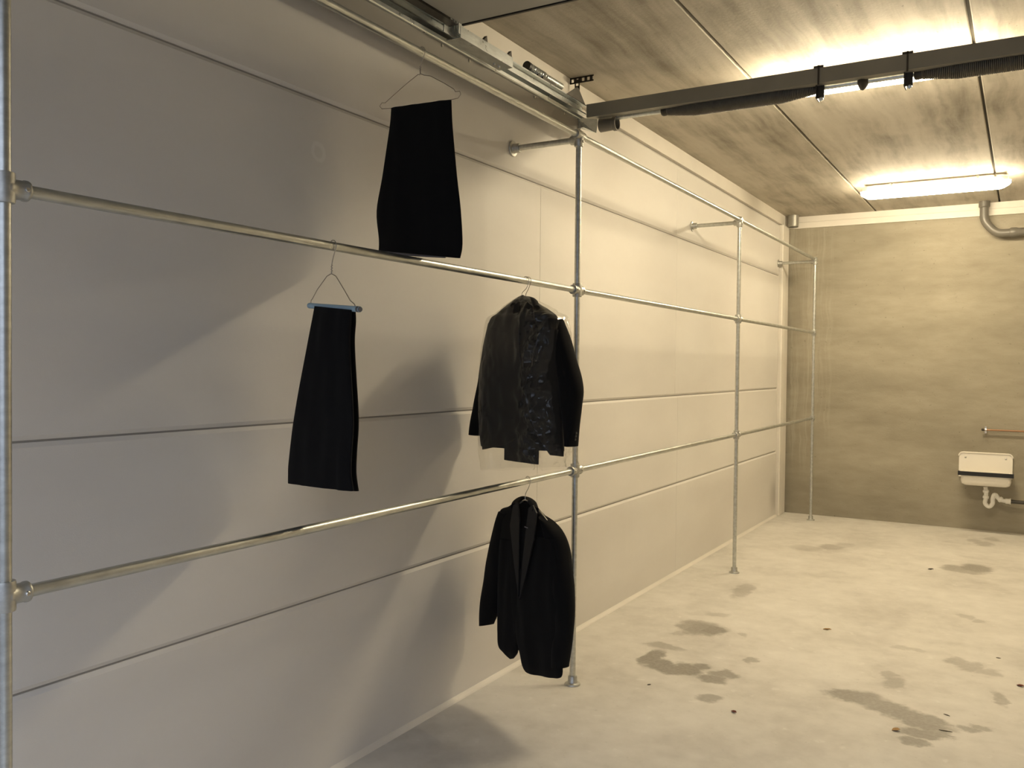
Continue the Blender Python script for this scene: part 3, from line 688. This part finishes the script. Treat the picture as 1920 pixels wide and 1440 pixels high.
# cross bar: a channel, its web towards the door
zb0, zb1 = 2.803, 2.872
MB().prism([(.110, YBAR, zb0), (.110, YBAR+.048, zb0), (.110, YBAR+.048, zb0+.004), (.110, YBAR+.004, zb0+.004), (.110, YBAR+.004, zb1-.004), (.110, YBAR+.040, zb1-.004), (.110, YBAR+.040, zb1), (.110, YBAR, zb1)], (WX-.22, 0, 0)).build('cross_bar', 'bar', tr)
YS, ZS = .655, 2.802
MB().cyl((.15, YS, ZS), (WX-.15, YS, ZS), .0127, 16).build('spring_shaft', 'zinc', tr, True)
def spring(x0, x1):
    n = int((x1-x0)/.0075); P, r = [], []
    for i in range(n*12+1):
        f = i/(n*12); x = x0+(x1-x0)*f
        rad = .045*min(1., .55+.45*min(1, min(f, 1-f)/.20))
        t = 2*math.pi*n*f; P.append((x, YS+rad*math.cos(t), ZS-.001+rad*math.sin(t)))
    sp = MB().tube(P, .0032, 6).build('torsion_spring', 'coil', tr, True)
    lo = MB()
    for e, d in ((x0, 1), (x1, -1)):
        MB().lathe((e-d*.030, YS, ZS-.002), (d, 0, 0), [(0, .022), (.008, .026), (.016, .026), (.030, .024), (.055, .024)], 16).build('spring_cone', 'dark', sp, True)
    core = MB().lathe((x0+.02, YS, ZS-.004), (1, 0, 0), [(0, .022), ((x1-x0)*.20, .0415), ((x1-x0)*.80-.04, .0415), (x1-x0-.04, .022)], 16).build('spring_core', 'dark', sp, True)
spring(.535, 1.262); spring(1.722, 2.45)
for xb in (1.295, 1.672):
    o = MB().box((xb-.004, YBAR-.003, zb0-.008), (xb+.004, YBAR-.0005, zb1+.012)).box((xb-.022, YBAR-.003, zb1), (xb+.022, YBAR+.045, zb1+.010)).box((xb-.018, YBAR+.030, 2.742), (xb-.013, YBAR+.10, zb0)).box((xb-.018, YBAR+.045, 2.745), (xb+.018, YBAR+.049, zb0)).build('spring_bracket', 'dark', tr)
    MB().lathe((xb+.005, YBAR+.052, 2.742), (0, -1, -.3), [(0, .010), (.016, .010), (.020, .006)], 8).build('clamp_bolt', 'zinc', o)
MB().lathe((1.455, YS, ZS), (1, 0, 0), [(0, .016), (.008, .034), (.020, .040), (.032, .034), (.046, .016)], 18).build('shaft_coupler', 'dark', tr, True)
for s in (0, 1):
    def X(v): return v if not s else WX-v
    d = 1 if not s else -1
    dr = MB().lathe((X(.158), YS, ZS-.030), (d, 0, 0), [(0, .020), (0, .036), (.075, .033), (.078, .038), (.098, .038), (.098, .032), (.060, .030)], 28, False).build('cable_drum', 'pvc', tr, True)
    MB().lathe((X(.218), YS, ZS-.030), (d, 0, 0), [(0, .0295), (.004, .0295)], 24).build('drum_web', 'hole', dr)

# ================================================================== CEILING LIGHTS
def lamp(yc, label):
    x0, x1 = .918, 2.017
    r = thing('ceiling_light', ((x0+x1)/2, yc, 2.86), label, 'ceiling light')
    hw = .052
    MB().prism([(x0+.02, yc-.046, 2.967), (x0+.02, yc+.046, 2.967), (x0+.02, yc+.043, 2.995), (x0+.02, yc-.043, 2.995)], (x1-x0-.04, 0, 0)).build('housing', 'housing', r)
    for xx in (x0+.22, x1-.24): MB().box((xx, yc-.02, 2.995), (xx+.02, yc+.02, ZC-.0005)).build('mounting_clip', 'housing', r)
    ring, V, F = 17, [], []
    for x, k in ((x0, .30), (x0+.012, .55), (x0+.045, .86), (x0+.075, 1.), (x1-.075, 1.), (x1-.045, .86), (x1-.012, .55), (x1, .30)):
        for q in range(ring):
            t = math.pi*(1+q/(ring-1)); V.append((x, yc+math.cos(t)*hw*k, 2.9665+.064*k*math.sin(t)))
    for j in range(7):
        for q in range(ring-1): F.append((j*ring+q, j*ring+q+1, (j+1)*ring+q+1, (j+1)*ring+q))
        F.append((j*ring+ring-1, j*ring, (j+1)*ring, (j+1)*ring+ring-1))
    F += [tuple(range(ring)), tuple(range(7*ring, 8*ring))]
    MB().add(V, F).build('diffuser', 'glow', r, True)
    return r
lamp(1.10, 'lit tube light on the ceiling half hidden behind the garage door cross bar')
lamp(4.21, 'lit tube light on the ceiling in front of the bare concrete end wall')

# ================================================================== SINK AND PIPES
YFk = 5.24
def bx(x, y, yy=YB-.03): return on(1, yy, x, y)
sx0, sx1 = bx(1798, 860)[0], bx(1899, 860)[0]
zt = bx(1850, 850)[2]
f0, f1 = on(1, YFk, 1796, 887), on(1, YFk, 1901, 893)
fx0, fx1, fz = f0[0], f1[0], (f0[2]+f1[2])/2
zbot = on(1, YFk+.03, 1850, 912)[2]
sk = thing('wall_sink', ((sx0+sx1)/2, YB, zbot), 'white enamel utility sink with a black front edge on the concrete wall', 'sink')
def rrect(x0, x1, z0, z1, r, n=5, low=True):
    P = []
    for cx, cz, a in ((x1-r, z1-r, 0), (x0+r, z1-r, 90)): P += [(cx+r*math.cos(math.radians(a+90*k/n)), cz+r*math.sin(math.radians(a+90*k/n))) for k in range(n+1)]
    if low:
        for cx, cz, a in ((x0+r, z0+r, 180), (x1-r, z0+r, 270)): P += [(cx+r*math.cos(math.radians(a+90*k/n)), cz+r*math.sin(math.radians(a+90*k/n))) for k in range(n+1)]
    else: P += [(x0, z0), (x1, z0)]
    return P
bs = MB().prism([(x, YB-.022, z) for x, z in rrect(sx0, sx1, fz-.06, zt, .035, low=False)], (0, .021, 0)).build('splashback', 'enamel', sk)
rim = rrect(sx0, sx1, fz-.05, zt, .035, low=False)
MB().tube([(x, YB-.024, z) for x, z in rim[:-2]], .007, 8).build('splashback_rim', 'enamel', bs, True)
for xx in (sx0+.055, sx1-.055): MB().lathe((xx, YB-.022, zt-.045), (0, -1, 0), [(0, .009), (.004, .008), (.006, .004)], 10).build('screw_cap', 'hook', bs)
# open basin: outer and inner wall
V, F = [], []
def ringxy(x0, x1, y0, y1, z, r, n=5):
    P = []
    for cx, cy, a in ((x1-r, y1-r, 0), (x0+r, y1-r, 90), (x0+r, y0+r, 180), (x1-r, y0+r, 270)):
        P += [(cx+r*math.cos(math.radians(a+90*k/n)), cy+r*math.sin(math.radians(a+90*k/n)), z) for k in range(n+1)]
    return P
i_ = .018
prof = [(.0, fz), (.012, fz-.02), (.008, zbot+.045), (.016, zbot+.014), (.034, zbot)]
R = [ringxy(fx0+.012+e, fx1-.012-e, YFk+e, YB-.022, z, .035) for e, z in prof]
R = R[::-1]+[ringxy(fx0+.012+e+.014, fx1-.026-e, YFk+.014+e, YB-.036, max(z, zbot+.012), .03) for e, z in prof]
n = len(R[0])
for q in R: V += q
for j in range(len(R)-1):
    for k in range(n): F.append((j*n+k, j*n+(k+1) % n, (j+1)*n+(k+1) % n, (j+1)*n+k))
F += [tuple(range(n))[::-1], tuple(range((len(R)-1)*n, len(R)*n))]
MB().add(V, F).build('basin', 'enamel', sk, True)
MB().prism([(fx0, YFk-.012, fz-.017), (fx1, YFk-.012, fz-.017), (fx1, YFk+.05, fz-.017), (fx1-.012, YFk+.05, fz-.017), (fx1-.012, YFk, fz-.017), (fx0+.012, YFk, fz-.017), (fx0+.012, YFk+.05, fz-.017), (fx0, YFk+.05, fz-.017)], (0, 0, .036)).build('front_edge', 'rubber', sk)
YT = YB-.16
T = [on(1, YT, x, y) for x, y in ((1848, 913), (1849, 925), (1848, 936), (1847, 943), (1851, 948.5), (1856, 949.5), (1861, 944), (1861.5, 935), (1864, 928), (1868, 929), (1871.5, 934), (1878, 938), (1890, 940))]
tp = MB().tube(smooth_path(T, 4), .0185, 14).build('trap', 'ptrap', sk, True)
for a, b in ((0, 1), (1, 2), (10, 11)):
    p, q = T[a], T[b]; m = p*.35+q*.65; d = (q-p)/np.linalg.norm(q-p); MB().lathe(m-d*.012, d, [(0, .024), (.006, .0265), (.018, .0265), (.024, .024)], 14).build('union_nut', 'ptrap', tp, True)
p = T[-1]; MB().lathe(p-np.array([.02, 0, 0]), (1, 0, 0), [(0, .024), (.03, .024), (.036, .028), (.042, .028)], 14).build('socket', 'ptrap', tp, True)
wp = thing('waste_pipe', (p[0]+.1, YT, p[2]), 'dark waste pipe leading sideways from the white sink trap', 'pipe')
MB().cyl((p[0]+.020, YT, p[2]), (WX, YT, p[2]-.01), .017, 16).build('pipe_run', 'waste', wp, True)
MB().lathe((p[0]+.14, YT, p[2]-.002), (1, 0, 0), [(0, .019), (.05, .019)], 16).build('pipe_collar', 'pvc', wp, True)
MB().box((2.32, YT-.02, p[2]-.028), (2.34, YB, p[2]-.016)).build('wall_bracket', 'hook', wp)

c0 = on(1, YB-.04, 1848, 806); c1 = on(1, YB-.04, 1920, 809)
cp = thing('copper_pipe', (c0[0], YB-.04, c0[2]), 'thin copper pipe end in a wall clip above the sink', 'pipe')
MB().cyl((c0[0]-.015, YB-.04, c0[2]), (WX, YB-.04, c0[2]), .0075, 12).build('pipe_run', 'copper', cp, True)
MB().lathe((c0[0]-.034, YB-.04, c0[2]), (1, 0, 0), [(0, .006), (.004, .011), (.022, .011), (.026, .008)], 12).build('end_cap', 'dark', cp, True)
MB().lathe((c0[0]-.006, YB-.04, c0[2]), (1, 0, 0), [(0, .0095), (0, .016), (.014, .016), (.014, .0095)], 14).box((c0[0]-.006, YB-.05, c0[2]-.03), (c0[0]+.008, YB-.03, c0[2]+.03)).box((c0[0]-.004, YB-.04, c0[2]-.005), (c0[0]+.006, YB, c0[2]+.005)).build('wall_clip', 'hook', cp, True)

YD = 5.44
dp = thing('drain_pipe', (1.78, YD, 2.7), 'grey drain pipe bending down from the ceiling and along the concrete wall', 'pipe')
D = [on(1, YD, x, y) for x, y in ((1845.5, 379), (1845.5, 392), (1845.5, 406), (1848, 416), (1856, 426), (1866, 434), (1878, 437), (1898, 435.5))]
D[0] = np.array([D[1][0], YD, ZC-.0005])
MB().tube(smooth_path(D, 4), .036, 18).build('pipe_bend', 'pvc', dp, True)
MB().lathe(D[0], (0, 0, -1), [(0, .046), (.05, .046), (.053, .042), (.060, .037)], 20).build('pipe_socket', 'pvc', dp, True)
MB().lathe(D[-1]-np.array([.02, 0, 0]), (1, 0, 0), [(0, .037), (.012, .043), (.05, .043), (.07, .036), (WX-D[-1][0]+.02, .036)], 18).build('pipe_run', 'pvc', dp, True)
MB().box((2.40, YD-.012, D[-1][2]+.03), (2.43, YD+.012, ZC-.0005)).build('pipe_hanger', 'hook', dp)
s0, s1 = on(1, 5.42, 1475, 415), on(1, 5.42, 1496, 415)
ps = thing('pipe_stub', ((s0[0]+s1[0])/2, 5.42, 2.9), 'short metal pipe stub poking through the ceiling in the corner', 'pipe')
MB().lathe(((s0[0]+s1[0])/2+.012, 5.42, ZC-.0005), (0, 0, -1), [(0, .052), (.092, .050), (.112, .050), (.116, .047), (.116, .043), (.06, .043)], 24, False).build('pipe_sleeve', 'rail_grey', ps, True)
MB().lathe(((s0[0]+s1[0])/2+.012, 5.42, ZC-.06), (0, 0, -1), [(0, .0425), (.004, .0425)], 20).build('pipe_inside', 'hole', ps)

# ================================================================== DEBRIS ON THE FLOOR
def leaf(x, y, l, w, an, mat, label, name='dry_leaf'):
    q = on(2, 0, x, y); ca, sa = math.cos(an), math.sin(an); V = []
    prof = [(-1, .08), (-.5, .8), (.1, 1.), (.6, .6), (1, .06)]
    for zz in (0.0, .0015):
        for t, k in prof:
            for e in (-1, 0, 1):
                a, b = t*l/2, e*k*w/2; V.append((q[0]+a*ca-b*sa, q[1]+a*sa+b*ca, .0006+zz+(abs(e)*.006*k+.004*(t > .5))*(w > .012)))
    F = []
    for o in (0, 15):
        for i in range(4):
            for e in range(2): F.append((o+i*3+e, o+i*3+e+1, o+i*3+e+4, o+i*3+e+3))
    edge = [0, 1, 2, 5, 8, 11, 14, 13, 12, 9, 6, 3]
    for i in range(12): a, b = edge[i], edge[(i+1) % 12]; F.append((a, b, b+15, a+15))
    tag(MB().add(V, F).build(name, mat), label, 'leaf' if name == 'dry_leaf' else 'twig')
leaf(1680, 1370, .034, .026, .5, 'tan', 'curled tan leaf beside the branching damp stain')
leaf(1376, 1336, .034, .014, -.6, 'red', 'small reddish leaf lying alone on the clean concrete in front of the rack')
leaf(1551, 1181, .046, .016, .0, 'tan', 'small tan leaf on clean floor between the damp stains')
leaf(1913, 1287, .035, .020, -.5, 'red', 'reddish brown leaf beside the small upright damp mark')
leaf(1773, 1371, .050, .009, .1, 'twig', 'dark twig at the edge of the branching damp stain', 'twig')
leaf(1775, 1341, .028, .008, -.4, 'twig', 'short dark twig on the floor behind the branching damp stain', 'twig')
leaf(1745, 1068, .040, .016, .1, 'twig', 'tiny dark leaf scrap beside the stain near the sink end')
leaf(1217, 1284, .020, .010, .9, 'twig', 'tiny dark scrap beside the curved damp stain')
leaf(1872, 1234, .022, .012, .0, 'twig', 'tiny dark scrap beside the faint forked stain')
